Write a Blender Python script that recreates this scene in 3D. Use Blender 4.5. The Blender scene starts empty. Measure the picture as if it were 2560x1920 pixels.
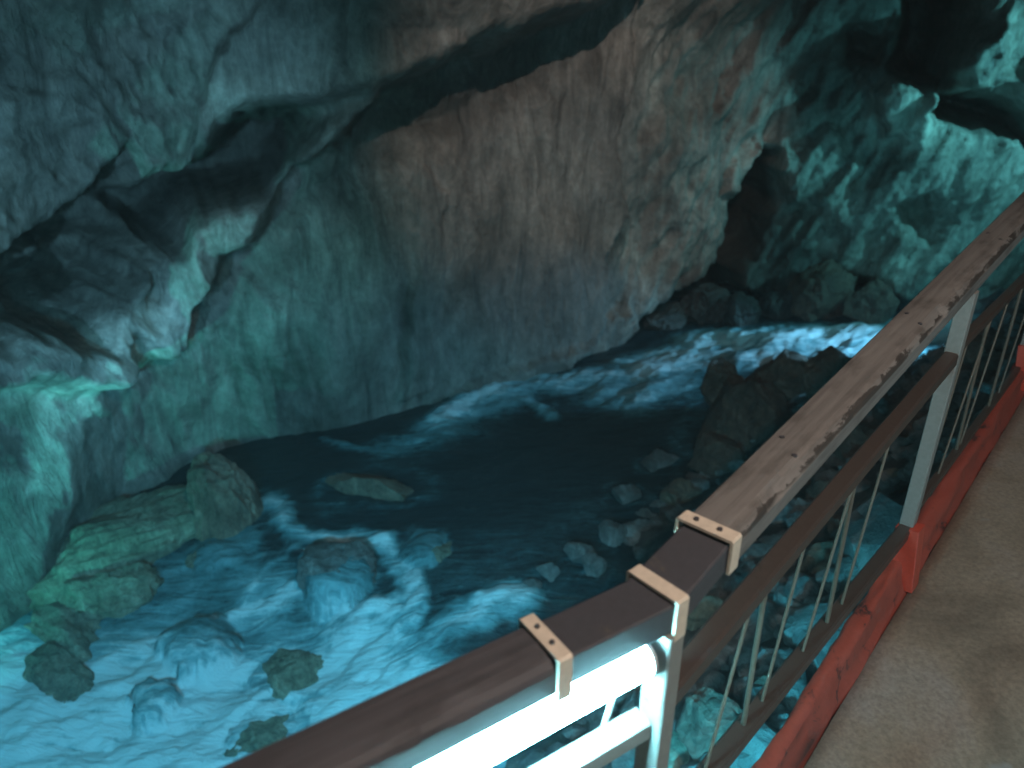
import bpy, bmesh, math, random
import numpy as np
from mathutils import Vector, Matrix
random.seed(4); np.random.seed(4)
S=bpy.context.scene
COL=S.collection
R=math.radians

# ------------------------------------------------------------------ camera
cd=bpy.data.cameras.new('camera'); cam=bpy.data.objects.new('camera',cd); COL.objects.link(cam)
cd.sensor_width=36; cd.lens=36*1900/2560; cd.clip_start=.05; cd.clip_end=200
cam.location=(0,0,2.0); cam.rotation_euler=(R(90-25),0,0)
cd.dof.use_dof=True; cd.dof.focus_distance=2.3; cd.dof.aperture_fstop=2.5
S.camera=cam
# ------------------------------------------------------------------ night sky
W=bpy.data.worlds.new('World'); S.world=W; W.use_nodes=True
bg=W.node_tree.nodes['Background']; bg.inputs[0].default_value=(.10,.24,.32,1); bg.inputs[1].default_value=.06
S.view_settings.view_transform='Standard'; S.view_settings.look='None'; S.view_settings.exposure=0; S.view_settings.gamma=1
S.view_settings.use_curve_mapping=False
S.cycles.use_denoising=True
S.cycles.max_bounces=5; S.cycles.diffuse_bounces=3; S.cycles.glossy_bounces=2; S.cycles.sample_clamp_indirect=2.0
S.cycles.caustics_reflective=False; S.cycles.caustics_refractive=False

# ------------------------------------------------------------------ helpers
def link(o,parent=None):
    COL.objects.link(o)
    if parent is not None: o.parent=parent
    return o
def tag(o,label=None,cat=None,group=None,kind=None):
    if label: o['label']=label
    if cat: o['category']=cat
    if group: o['group']=group
    if kind: o['kind']=kind
    return o
def empty(name,loc,label,cat,group=None):
    o=bpy.data.objects.new(name,None); o.empty_display_size=.1; o.location=loc; link(o)
    return tag(o,label,cat,group)
def mesh_obj(name,verts,faces,mat,parent=None,smooth=False):
    me=bpy.data.meshes.new(name); 
    me.from_pydata([tuple(v) for v in verts],[],[tuple(f) for f in faces]); me.update()
    if smooth: me.polygons.foreach_set('use_smooth',[True]*len(me.polygons))
    me.materials.append(mat)
    o=bpy.data.objects.new(name,me)
    link(o)
    if parent is not None:
        o.parent=parent; o.matrix_parent_inverse=Matrix.Translation(parent.location).inverted() if parent.type=='EMPTY' and parent.rotation_euler[2]==0 else parent.matrix_basis.inverted()
    return o
def grid_obj(name,X,Y,Z,mat,smooth=True,flip=False):
    nr,nc=X.shape
    me=bpy.data.meshes.new(name)
    co=np.stack([X,Y,Z],-1).reshape(-1,3).astype(np.float32)
    i=np.arange(nr*nc).reshape(nr,nc)
    q=np.stack([i[:-1,:-1],i[:-1,1:],i[1:,1:],i[1:,:-1]],-1).reshape(-1,4)
    if flip: q=q[:,::-1]
    me.vertices.add(len(co)); me.vertices.foreach_set('co',co.ravel())
    me.loops.add(q.size); me.loops.foreach_set('vertex_index',q.ravel().astype(np.int32))
    me.polygons.add(len(q)); me.polygons.foreach_set('loop_start',np.arange(0,q.size,4,dtype=np.int32))
    me.update(calc_edges=True)
    me.polygons.foreach_set('use_smooth',np.full(len(q),smooth))
    me.materials.append(mat); me.validate()
    return link(bpy.data.objects.new(name,me))
_rng=np.random.RandomState(11); _T=_rng.rand(32,32,32).astype(np.float32)
def vnoise(x,y,z):
    x,y,z=np.broadcast_arrays(x,y,z)
    xi=np.floor(x).astype(int); yi=np.floor(y).astype(int); zi=np.floor(z).astype(int)
    fx=x-xi; fy=y-yi; fz=z-zi
    fx=fx*fx*(3-2*fx); fy=fy*fy*(3-2*fy); fz=fz*fz*(3-2*fz)
    g=lambda a,b,c:_T[(xi+a)&31,(yi+b)&31,(zi+c)&31]
    l=lambda a,b,t:a+(b-a)*t
    return l(l(l(g(0,0,0),g(1,0,0),fx),l(g(0,1,0),g(1,1,0),fx),fy),l(l(g(0,0,1),g(1,0,1),fx),l(g(0,1,1),g(1,1,1),fx),fy),fz)*2-1
def fbm(x,y,z,oct=5,gain=.5,lac=2.03,ridge=False):
    s=0;a=1;t=0
    for k in range(oct):
        v=vnoise(x+17.3*k,y+5.1*k,z+9.7*k)
        if ridge: v=1-2*np.abs(v)
        s=s+a*v; t+=a; a*=gain; x=x*lac;y=y*lac;z=z*lac
    return s/t
def smooth(e0,e1,x):
    t=np.clip((x-e0)/(e1-e0),0,1); return t*t*(3-2*t)
def poly_sd(px,py,P):
    """signed distance to polygon, negative inside"""
    P=np.array(P,float); d=np.full(px.shape,1e9); ins=np.zeros(px.shape,bool)
    for i in range(len(P)):
        a=P[i]; b=P[(i+1)%len(P)]; e=b-a
        wx=px-a[0]; wy=py-a[1]; t=np.clip((wx*e[0]+wy*e[1])/(e@e+1e-9),0,1)
        d=np.minimum(d,np.hypot(wx-t*e[0],wy-t*e[1]))
        c=((a[1]>py)!=(b[1]>py)); xx=a[0]+(py-a[1])*(e[0])/(e[1] if abs(e[1])>1e-9 else 1e-9)
        ins^=c&(px<xx)
    return np.where(ins,-d,d)
def line_d(px,py,P):
    P=np.array(P,float); d=np.full(px.shape,1e9)
    for i in range(len(P)-1):
        a=P[i]; b=P[i+1]; e=b-a; wx=px-a[0]; wy=py-a[1]; t=np.clip((wx*e[0]+wy*e[1])/(e@e+1e-9),0,1)
        d=np.minimum(d,np.hypot(wx-t*e[0],wy-t*e[1]))
    return d
def rbf_fit(P,lam=1e-3):
    P=np.array(P,float); X=P[:,:2]; K=-np.linalg.norm(X[:,None]-X[None],axis=2); n=len(X)
    A=np.zeros((n+1,n+1)); A[:n,:n]=K+lam*np.eye(n); A[:n,n]=1; A[n,:n]=1
    return X,np.linalg.solve(A,np.r_[P[:,2],0])
def rbf(m,x,y):
    X,w=m; out=np.full(np.shape(x),w[-1],float)
    for i in range(len(X)): out=out-w[i]*np.hypot(x-X[i,0],y-X[i,1])
    return out

# ------------------------------------------------------------------ materials
def nt(name):
    m=bpy.data.materials.new(name); m.use_nodes=True; t=m.node_tree; b=t.nodes['Principled BSDF']; return m,t,b
def N(t,ty,**k):
    n=t.nodes.new(ty)
    for a,v in k.items():
        if a.startswith('_'): setattr(n,a[1:],v)
        else: n.inputs[a.replace('__',' ')].default_value=v
    return n
def noise(t,vec,scale,detail=6,rough=.6,dist=0):
    n=t.nodes.new('ShaderNodeTexNoise'); n.inputs['Scale'].default_value=scale; n.inputs['Detail'].default_value=detail
    n.inputs['Roughness'].default_value=rough; n.inputs['Distortion'].default_value=dist
    t.links.new(vec,n.inputs['Vector']); return n
def ramp(t,fac,stops,interp='LINEAR'):
    r=t.nodes.new('ShaderNodeValToRGB'); r.color_ramp.interpolation=interp
    e=r.color_ramp.elements
    while len(e)<len(stops): e.new(.5)
    for i,(p,c) in enumerate(stops): e[i].position=p; e[i].color=(*c,1) if len(c)==3 else c
    t.links.new(fac,r.inputs[0]); return r
def mapping(t,scale=(1,1,1),rot=(0,0,0),coord='Object'):
    c=t.nodes.new('ShaderNodeTexCoord'); m=t.nodes.new('ShaderNodeMapping'); m.inputs['Scale'].default_value=scale; m.inputs['Rotation'].default_value=rot
    t.links.new(c.outputs[coord],m.inputs[0]); return m.outputs[0]
def mixc(t,fac,a,b,mode='MIX'):
    m=t.nodes.new('ShaderNodeMix'); m.data_type='RGBA'; m.blend_type=mode
    for s,v in ((0,fac),(6,a),(7,b)):
        if isinstance(v,bpy.types.NodeSocket): t.links.new(v,m.inputs[s])
        elif s==0: m.inputs[0].default_value=v
        else: m.inputs[s].default_value=(*v,1)
    return m.outputs[2]
def bump(t,b,h,strength,dist,prev=None):
    n=t.nodes.new('ShaderNodeBump'); n.inputs['Strength'].default_value=strength; n.inputs['Distance'].default_value=dist
    t.links.new(h,n.inputs['Height'])
    if prev is not None: t.links.new(prev,n.inputs['Normal'])
    t.links.new(n.outputs[0],b.inputs['Normal']); return n.outputs[0]
def rock(name,c1,c2,c3,streak=True,rough=.62,s=1.0,bs=1.0,tone=False):
    m,t,b=nt(name)
    v=mapping(t); vs=mapping(t,(2.2,2.2,.5),(0,R(18),0)) if streak else mapping(t,(2,2,2))
    n1=noise(t,v,.9*s,7,.62,.6); n2=noise(t,vs,2.4*s,9,.72,.9); n3=noise(t,v,14*s,6,.7)
    base=ramp(t,n1.outputs[0],[(.30,c1),(.5,c2),(.72,c3)]).outputs[0]
    st=ramp(t,n2.outputs[0],[(.32,(.22,.22,.22)),(.5,(.8,.8,.8)),(.66,(1.25,1.25,1.25))]).outputs[0]
    c=mixc(t,.85,base,st,'MULTIPLY')
    n5=noise(t,v,.55*s,5,.65,1.2); pt=ramp(t,n5.outputs[0],[(.36,(.48,.45,.42)),(.55,(1,1,1)),(.70,(1.15,1.15,1.15))]).outputs[0]
    c=mixc(t,.8,c,pt,'MULTIPLY')
    sp=ramp(t,n3.outputs[0],[(.35,(.6,.6,.6)),(.62,(1.15,1.15,1.15))]).outputs[0]
    c=mixc(t,.6,c,sp,'MULTIPLY')
    if tone:   # lit tongue and shaded hollows of the cliff, painted into its colour
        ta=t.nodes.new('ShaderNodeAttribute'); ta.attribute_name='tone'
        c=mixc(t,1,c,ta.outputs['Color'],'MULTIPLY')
    t.links.new(c,b.inputs['Base Color']); b.inputs['Roughness'].default_value=rough
    rr=ramp(t,n2.outputs[0],[(.3,(rough-.22,)*3),(.7,(rough+.15,)*3)]); t.links.new(rr.outputs[0],b.inputs['Roughness'])
    p=bump(t,b,n2.outputs[0],.8*bs,.10); p=bump(t,b,n3.outputs[0],.7*bs,.025,p)
    return m
M={}
M['cliff']=rock('cliff_rock',(.17,.16,.14),(.28,.26,.23),(.40,.37,.32),s=.8)
M['cliff2']=rock('cliff_rock_painted_light',(.17,.16,.14),(.28,.26,.23),(.40,.37,.32),s=.8,tone=True)
M['black']=rock('black_wet_rock',(.03,.03,.03),(.06,.055,.05),(.10,.095,.09),s=1.4,rough=.5)
M['green']=rock('wet_green_rock',(.15,.17,.13),(.30,.31,.24),(.42,.41,.32),s=1.6)
M['tan']=rock('tan_rock',(.16,.12,.09),(.30,.23,.17),(.40,.33,.25),s=1.6)
M['grey']=rock('grey_rock',(.12,.12,.12),(.25,.25,.25),(.42,.42,.40),s=1.6)
M['brown']=rock('dark_brown_rock',(.10,.066,.050),(.18,.12,.09),(.26,.18,.14),streak=False,s=1.4,rough=.7)
M['bank']=rock('bank_ground',(.05,.045,.04),(.12,.10,.09),(.22,.20,.17),streak=False,s=2.2)
# water
m,t,b=nt('river_water'); v=mapping(t)
at=t.nodes.new('ShaderNodeAttribute'); at.attribute_name='foam'
vs=mapping(t,(1.1,5.5,2),(0,0,R(-25))); n1=noise(t,vs,1.5,7,.62,1.4); n2=noise(t,v,26,4,.6)
ml=t.nodes.new('ShaderNodeMath'); ml.operation='MULTIPLY_ADD'; t.links.new(n1.outputs[0],ml.inputs[0]); ml.inputs[1].default_value=1.35; ml.inputs[2].default_value=-.64
ad=t.nodes.new('ShaderNodeMath'); ad.operation='ADD'; t.links.new(at.outputs['Fac'],ad.inputs[0]); 
n7=noise(t,v,5.5,9,.74,1.6); m7=t.nodes.new('ShaderNodeMath'); m7.operation='MULTIPLY_ADD'; t.links.new(n7.outputs[0],m7.inputs[0]); m7.inputs[1].default_value=.9; t.links.new(ml.outputs[0],m7.inputs[2])
m8=t.nodes.new('ShaderNodeMath'); m8.operation='SUBTRACT'; t.links.new(m7.outputs[0],m8.inputs[0]); m8.inputs[1].default_value=.40
t.links.new(m8.outputs[0],ad.inputs[1])
mm=t.nodes.new('ShaderNodeMath'); mm.operation='MULTIPLY'; t.links.new(ad.outputs[0],mm.inputs[0]); 
am=t.nodes.new('ShaderNodeMath'); am.operation='MULTIPLY_ADD'; am.use_clamp=True; t.links.new(at.outputs['Fac'],am.inputs[0]); am.inputs[1].default_value=2.0; am.inputs[2].default_value=.02
t.links.new(am.outputs[0],mm.inputs[1])
fc=ramp(t,mm.outputs[0],[(.0,(.010,.020,.025)),(.3,(.07,.17,.19)),(.72,(.20,.36,.40)),(1.,(.50,.62,.66))]).outputs[0]
t.links.new(fc,b.inputs['Base Color'])
rr=ramp(t,mm.outputs[0],[(.05,(.10,)*3),(.4,(.6,)*3)]); t.links.new(rr.outputs[0],b.inputs['Roughness'])
b.inputs['IOR'].default_value=1.33
p=bump(t,b,n1.outputs[0],.7,.08); bump(t,b,n2.outputs[0],.30,.02,p)
M['water']=m
# painted steel of the railing posts and rails
def paint(name,col,rough=.55,wear=(.10,.07,.05),metal=0,amount=.62):
    m,t,b=nt(name); v=mapping(t); n1=noise(t,v,9,8,.7,.4); n2=noise(t,v,70,4,.6)
    w=ramp(t,n1.outputs[0],[(amount,(0,0,0)),(amount+.07,(1,1,1))]).outputs[0]
    vv=ramp(t,n2.outputs[0],[(.3,tuple(c*.82 for c in col)),(.7,col)]).outputs[0]
    t.links.new(mixc(t,w,vv,wear),b.inputs['Base Color']); b.inputs['Roughness'].default_value=rough; b.inputs['Metallic'].default_value=metal
    p=bump(t,b,n1.outputs[0],.25,.004); bump(t,b,n2.outputs[0],.2,.001,p); return m
M['post']=paint('grey_post_paint',(.23,.225,.21))
M['rail']=paint('brown_rail_paint',(.060,.043,.036),.42,(.035,.026,.02))
M['rod']=paint('rod_paint',(.13,.11,.085),.4)
M['strap']=paint('tan_strap',(.66,.56,.45),.5,(.4,.33,.26),0,.75)
M['joint']=paint('dark_joint_steel',(.055,.052,.06),.6,(.08,.07,.06))
M['red']=paint('red_paint',(.33,.064,.042),.6,(.05,.022,.02),0,.56)
M['foot']=paint('bright_red_paint',(.52,.07,.04),.5,(.2,.04,.03),0,.72)
M['housing']=paint('lamp_housing',(.5,.5,.5),.4)
# wood
def wood(name,c1,c2,c3,rot=False):
    m,t,b=nt(name); vs=mapping(t,(1.6,42,42)); n1=noise(t,vs,1.0,8,.65,.3); v=mapping(t,(5,14,14)); n2=noise(t,v,1.2,5,.6)
    vk=mapping(t,(9,26,26)); n4=noise(t,vk,.9,2,.4)
    g=ramp(t,n1.outputs[0],[(.3,c1),(.5,c2),(.75,c3)]).outputs[0]
    d=ramp(t,n2.outputs[0],[(.33,(.45,.42,.40)),(.5,(1,1,1))]).outputs[0]
    k=ramp(t,n4.outputs[0],[(.22,(.18,.16,.15)),(.29,(1,1,1))]).outputs[0]
    c=mixc(t,.7,g,d,'MULTIPLY'); c=mixc(t,1,c,k,'MULTIPLY')
    if rot:   # dark split and rotten strip that runs along the upper path-side edge (local y=0, z=0)
        tc=t.nodes.new('ShaderNodeTexCoord'); sx=t.nodes.new('ShaderNodeSeparateXYZ'); t.links.new(tc.outputs['Object'],sx.inputs[0])
        ve=mapping(t,(9,30,30)); ne=noise(t,ve,1.0,8,.72,.5)
        a1=t.nodes.new('ShaderNodeMath'); a1.operation='MULTIPLY_ADD'; t.links.new(ne.outputs[0],a1.inputs[0]); a1.inputs[1].default_value=.085; a1.inputs[2].default_value=-.034
        a2=t.nodes.new('ShaderNodeMath'); a2.operation='SUBTRACT'; t.links.new(a1.outputs[0],a2.inputs[0]); t.links.new(sx.outputs[1],a2.inputs[1])
        a3=t.nodes.new('ShaderNodeMath'); a3.operation='MULTIPLY'; a3.use_clamp=True; t.links.new(a2.outputs[0],a3.inputs[0]); a3.inputs[1].default_value=260
        z1=t.nodes.new('ShaderNodeMath'); z1.operation='MULTIPLY_ADD'; z1.use_clamp=True; t.links.new(sx.outputs[2],z1.inputs[0]); z1.inputs[1].default_value=200; z1.inputs[2].default_value=4.6
        z2=t.nodes.new('ShaderNodeMath'); z2.operation='MULTIPLY'; t.links.new(a3.outputs[0],z2.inputs[0]); t.links.new(z1.outputs[0],z2.inputs[1])
        c=mixc(t,z2.outputs[0],c,(.035,.028,.024))
    t.links.new(c,b.inputs['Base Color']); b.inputs['Roughness'].default_value=.72
    bump(t,b,n1.outputs[0],.6,.003); return m
M['wood']=wood('weathered_wood',(.098,.088,.082),(.152,.140,.131),(.20,.187,.175),True)
M['wood2']=wood('dark_wood',(.042,.039,.043),(.062,.056,.062),(.088,.08,.086))
M['moss']=rock('moss_green_rock',(.22,.24,.17),(.33,.35,.26),(.44,.45,.35),s=1.6)
# path concrete
m,t,b=nt('path_concrete'); v=mapping(t); n1=noise(t,v,1.6,6,.6,.5); n2=noise(t,v,60,6,.7); n3=noise(t,v,7,3,.5)
c=ramp(t,n1.outputs[0],[(.35,(.17,.145,.115)),(.5,(.24,.205,.16)),(.65,(.27,.25,.225))]).outputs[0]
s_=ramp(t,n2.outputs[0],[(.3,(.6,.6,.6)),(.65,(1.2,1.2,1.2))]).outputs[0]
c=mixc(t,.8,c,s_,'MULTIPLY'); sp=ramp(t,n3.outputs[0],[(.72,(0,0,0)),(.78,(1,1,1))]).outputs[0]
t.links.new(mixc(t,sp,c,(.22,.22,.21)),b.inputs['Base Color']); b.inputs['Roughness'].default_value=.8
t.links.new(ramp(t,n1.outputs[0],[(.38,(.28,)*3),(.52,(.8,)*3)]).outputs[0],b.inputs['Roughness'])
bump(t,b,n2.outputs[0],.5,.004); M['path']=m
def emit(name,col,st):
    m,t,b=nt(name); b.inputs['Base Color'].default_value=(.8,.8,.8,1); b.inputs['Emission Color'].default_value=(*col,1); b.inputs['Emission Strength'].default_value=st; return m
# ------------------------------------------------------------------ lamps: strength of the tube and the flood lamps
TUBE_S=200
FLOODS=[
((-1.45,.35,.55),(-2.9,4.9,-3.6),1180,(.045,.62,.95),80,.12,'blue white flood lamp hung on the near railing, aimed at the lower cascade'),
((-5.3,2.3,-2.7),(-6.2,7.6,-1.4),760,(.07,.85,.76),78,.12,'teal flood lamp low on the left bank, aimed up the cliff'),
((-2.6,-.4,.5),(-5.6,9.3,1.5),1500,(.24,.66,.95),50,.12,'pale blue flood lamp on the near railing, aimed at the overhang'),
((8.4,9.5,2.0),(6.7,12,.6),620,(.15,.78,.88),84,.10,'teal flood lamp on the far railing, aimed along the broken cliff'),
((6.3,8.6,-.8),(6.2,12,.6),110,(.13,.78,.86),110,.10,'weak teal fill lamp added behind the far railing, softening the broken cliff'),  # unseen fill, added to soften contrast on the broken cliff
((7.3,9.6,-1.2),(3.4,10.0,-3.0),1050,(.24,.68,1.0),60,.10,'blue flood lamp on the right bank, aimed at the rapid'),
((2.2,2.0,6.4),(.95,10.9,1.5),1450,(1.0,.83,.76),38,.12,'warm flood lamp hung high over the path, aimed at the smooth cliff'),
((1.15,-.3,3.7),(1.0,1.7,.4),330,(1.0,.84,.73),100,.08,'small warm lamp on the rock face, aimed down at the path'),
((.62,1.45,-.30),(1.3,3.8,-1.7),420,(.06,.72,1.0),100,.06,'cyan flood lamp below the first post, aimed down the bank'),
((2.5,-.1,.55),(1.5,1.9,.05),60,(.15,.65,.85),115,.06,'small blue fill lamp added low beside the path, tinting the path surface'),  # unseen, added to give the path a cool glow
]
WATER_LEVELS=[(9.5,10.2,-2.1),(7,10.5,-2.2),(5.6,10.6,-2.3),(4.2,11.2,-2.4),(3.2,10.9,-2.62),(2.3,11,-2.74),(0.6,10.6,-2.84),(0,8,-2.98),(1.6,8,-2.95),(0.9,6,-3),(-0.3,6.1,-3),(-1.6,9,-2.98),(-3.6,8.7,-3.12),(-5.3,7.1,-3.25),(-5.6,5,-3.6),(-0.6,5.45,-3.06),(-1.05,5,-3.5),(-2,4.5,-3.85),(-3.7,4.7,-3.92),(-3,5.9,-3.7),(-2,5.7,-3.6),(-1.4,6.3,-3.2),(-2.5,7,-3.1),(-0.3,4.4,-3.6),(0.6,5,-3.1),(-4.5,3,-4.1),(-1,2.5,-4.1)]
WALL_PLAN=[(-7.6,1.0),(-6.9,3.2),(-6.3,5.2),(-5.7,6.8),(-5.1,8.1),(-4.1,9.2),(-2.4,9.75),(-1.1,10.3),(0.4,11.2),(2.1,12.0),(3.5,12.6),(4.8,12.5),(6.0,12.0),(7.6,11.6),(9.6,11.2),(12,11.5),(15,12.5)]
WALL_RELIEF=[
('overhang mass',1.05,0.22,[(5.77,3.89),(15.71,6),(14.73,2.66),(14.28,2.31),(13.85,2.14),(12.94,1.92),(12.35,1.85),(11.73,1.48),(11.31,1.3),(10.63,1.23),(9.94,1.08),(9.39,0.69),(8.54,0.47),(8.31,0.76),(7.89,0.52),(7.2,0.17),(5.28,-0.22)]),
('recess',-1.3,0.1,[(8.54,-0.27),(8.47,0.22),(9,0.62),(9.39,0.69),(9.94,1.08),(10.72,1.23),(10.79,1.11),(10.59,0.79),(10.23,0.32),(9.65,0.15),(9.29,0.17),(8.93,-0.22)]),
('recess',-0.8,0.12,[(7.33,-0.19),(7.82,0.22),(8.31,0.69),(8.64,0.3),(8.34,-0.42),(7.76,-0.66),(7.2,-0.69),(6.68,-0.69),(6.81,-0.29)]),
('buttress',0.75,0.14,[(4.27,-0.17),(4.47,0.37),(7.27,-1.03),(7.85,-0.59),(8.38,-0.32),(9.03,-0.05),(9.65,0.2),(10.17,0.22),(10.59,0.79),(10.92,1.16),(11.41,1.3),(11.11,0.89),(10.56,0.64),(10.33,0.35),(10.14,-0.02),(9.97,-0.32),(9.71,-0.42),(9.55,-0.49),(9.22,-0.83),(8.83,-1.03),(8.64,-1.4),(8.21,-1.45),(7.82,-1.57),(7.17,-1.47)]),
('swell',0.45,0.7,[(2.84,-3.96),(4.47,0.37),(7.33,-0.91),(7.79,-1.82),(7.46,-2.21),(6.91,-2.75),(6,-3.81)]),
('notch',-0.3,0.06,[(7.56,-1.18),(7.89,-1.03),(8.21,-1.33),(8.12,-1.67),(7.79,-1.77),(7.53,-1.52)]),
('notch',-0.22,0.05,[(8.21,-0.69),(8.41,-0.34),(8.57,-0.47),(8.47,-0.74),(8.25,-0.83)]),
('scoop',-0.3,0.25,[(10.63,0.44),(11.41,1.16),(12.45,1.43),(13.36,1.77),(13.95,2.07),(13.85,1.38),(12.71,0.76),(11.57,0.4),(10.69,-0.05),(10.27,-0.24),(10.23,0.17)]),
('rib',0.1,0.05,[(12.12,0.44),(12.32,0.03),(12.22,-1.18),(12.06,-2.06),(11.96,-2.75),(11.54,-2.8),(11.77,-1.84),(11.93,-0.86),(11.93,0.05)]),
('slab wall',0.38,0.05,[(4.47,0.37),(8.38,-0.24),(11.15,3.49),(15.29,3.76),(15.38,1.87),(15.25,0.79),(15.16,0.12),(15.32,-0.49),(15.09,-1.23),(14.99,-2.28),(13.69,-3.14),(11.21,-4.3),(2.61,-4.3)]),
('foot ledge',0.18,0.06,[(11.51,-3.24),(12.61,-2.68),(13.92,-2.58),(15.61,-2.16),(16.17,-3.19),(12.94,-3.96)]),
('fall cleft',-1.9,0.1,[(18.22,0.15),(18.15,-0.66),(18.02,-1.35),(17.83,-1.77),(17.86,-2.65),(15.64,-2.8),(15.94,-2.43),(16.56,-2.09),(17.21,-1.47),(17.5,-0.93),(17.67,-0.15),(17.96,0.22)]),
('low cave',-1.5,0.15,[(15.97,-2.85),(16.26,-2.41),(17.47,-1.92),(18.61,-2.31),(18.81,-1.87),(19.75,-1.74),(20.37,-2.09),(20.63,-2.78)]),
('upper cleft',-2.2,0.12,[(19.33,2.9),(20.4,2.85),(20.37,2.07),(20.31,1.6),(20.4,1.18),(20.79,1.13),(21.15,1.01),(21.67,0.76),(21.94,0.37),(21.12,0.64),(20.66,0.79),(20.24,0.96),(20.27,1.33),(19.95,1.38),(19.65,1.43),(19.69,1.87)]),
('knob',0.55,0.14,[(20.4,1.97),(20.79,2.07),(20.99,1.6),(20.89,1.18),(20.57,1.21),(20.37,1.55)]),
('knob',0.5,0.15,[(20.96,1.35),(21.35,1.6),(21.9,1.08),(21.71,0.86),(21.12,1.08)]),
('knob',0.5,0.16,[(19.39,1.08),(19.78,1.33),(20.31,1.23),(20.27,0.84),(20.11,0.54),(19.72,0.54)]),
('knob',0.35,0.12,[(18.28,0.1),(18.94,0.54),(19.43,0.03),(18.94,-0.64),(18.38,-0.54)]),
('knob',0.35,0.12,[(17.44,0.1),(17.86,0.35),(18.06,-0.15),(17.67,-0.54),(17.24,-0.47)]),
('notch',-0.4,0.08,[(18.38,1.35),(18.68,1.48),(18.71,1.13),(18.42,0.84)]),
('notch',-0.5,0.1,[(20.01,-0.42),(20.5,-0.27),(20.89,-0.74),(20.66,-1.01),(20.24,-0.86)]),
('notch',-0.5,0.1,[(18.84,2.07),(19.49,1.87),(19.46,1.48),(18.94,1.58)]),
]
WALL_PAINTED_LIGHT=[  # colour factors: light painted on the lit rock, shade in hollows and clefts
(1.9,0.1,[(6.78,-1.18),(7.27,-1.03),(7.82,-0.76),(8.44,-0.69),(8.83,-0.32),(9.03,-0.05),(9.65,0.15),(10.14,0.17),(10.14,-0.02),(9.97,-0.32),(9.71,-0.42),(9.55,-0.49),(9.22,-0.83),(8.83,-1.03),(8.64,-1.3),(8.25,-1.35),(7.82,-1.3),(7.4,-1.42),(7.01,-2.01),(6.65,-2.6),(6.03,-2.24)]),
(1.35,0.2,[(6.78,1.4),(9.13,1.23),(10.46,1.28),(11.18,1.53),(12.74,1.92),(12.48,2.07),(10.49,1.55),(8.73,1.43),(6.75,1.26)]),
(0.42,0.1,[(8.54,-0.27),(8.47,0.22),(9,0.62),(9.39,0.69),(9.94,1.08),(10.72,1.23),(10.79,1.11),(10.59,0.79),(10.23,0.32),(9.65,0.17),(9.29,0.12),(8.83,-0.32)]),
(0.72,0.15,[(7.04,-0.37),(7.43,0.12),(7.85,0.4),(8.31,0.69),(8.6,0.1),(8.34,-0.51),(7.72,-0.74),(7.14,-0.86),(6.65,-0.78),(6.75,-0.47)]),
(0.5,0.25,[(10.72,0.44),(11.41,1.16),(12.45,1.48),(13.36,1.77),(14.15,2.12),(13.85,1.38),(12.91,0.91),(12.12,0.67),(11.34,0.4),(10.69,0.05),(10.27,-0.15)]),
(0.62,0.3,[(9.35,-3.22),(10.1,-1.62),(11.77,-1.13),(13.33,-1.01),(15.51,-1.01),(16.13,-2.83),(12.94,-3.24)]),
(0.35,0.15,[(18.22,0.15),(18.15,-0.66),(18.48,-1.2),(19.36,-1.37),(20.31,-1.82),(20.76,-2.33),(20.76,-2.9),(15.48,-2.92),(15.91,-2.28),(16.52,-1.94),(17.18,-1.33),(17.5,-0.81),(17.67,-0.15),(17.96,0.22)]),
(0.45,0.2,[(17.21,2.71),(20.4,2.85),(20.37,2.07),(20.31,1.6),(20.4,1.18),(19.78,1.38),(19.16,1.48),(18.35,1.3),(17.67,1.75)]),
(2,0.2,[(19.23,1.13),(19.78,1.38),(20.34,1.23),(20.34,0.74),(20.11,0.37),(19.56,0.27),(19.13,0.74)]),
(1.5,0.2,[(17.44,0.22),(18.22,0.52),(18.9,0.62),(19.49,0.03),(19.26,-0.74),(18.38,-0.66),(17.73,-0.54),(17.24,-0.54)]),
]
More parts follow.
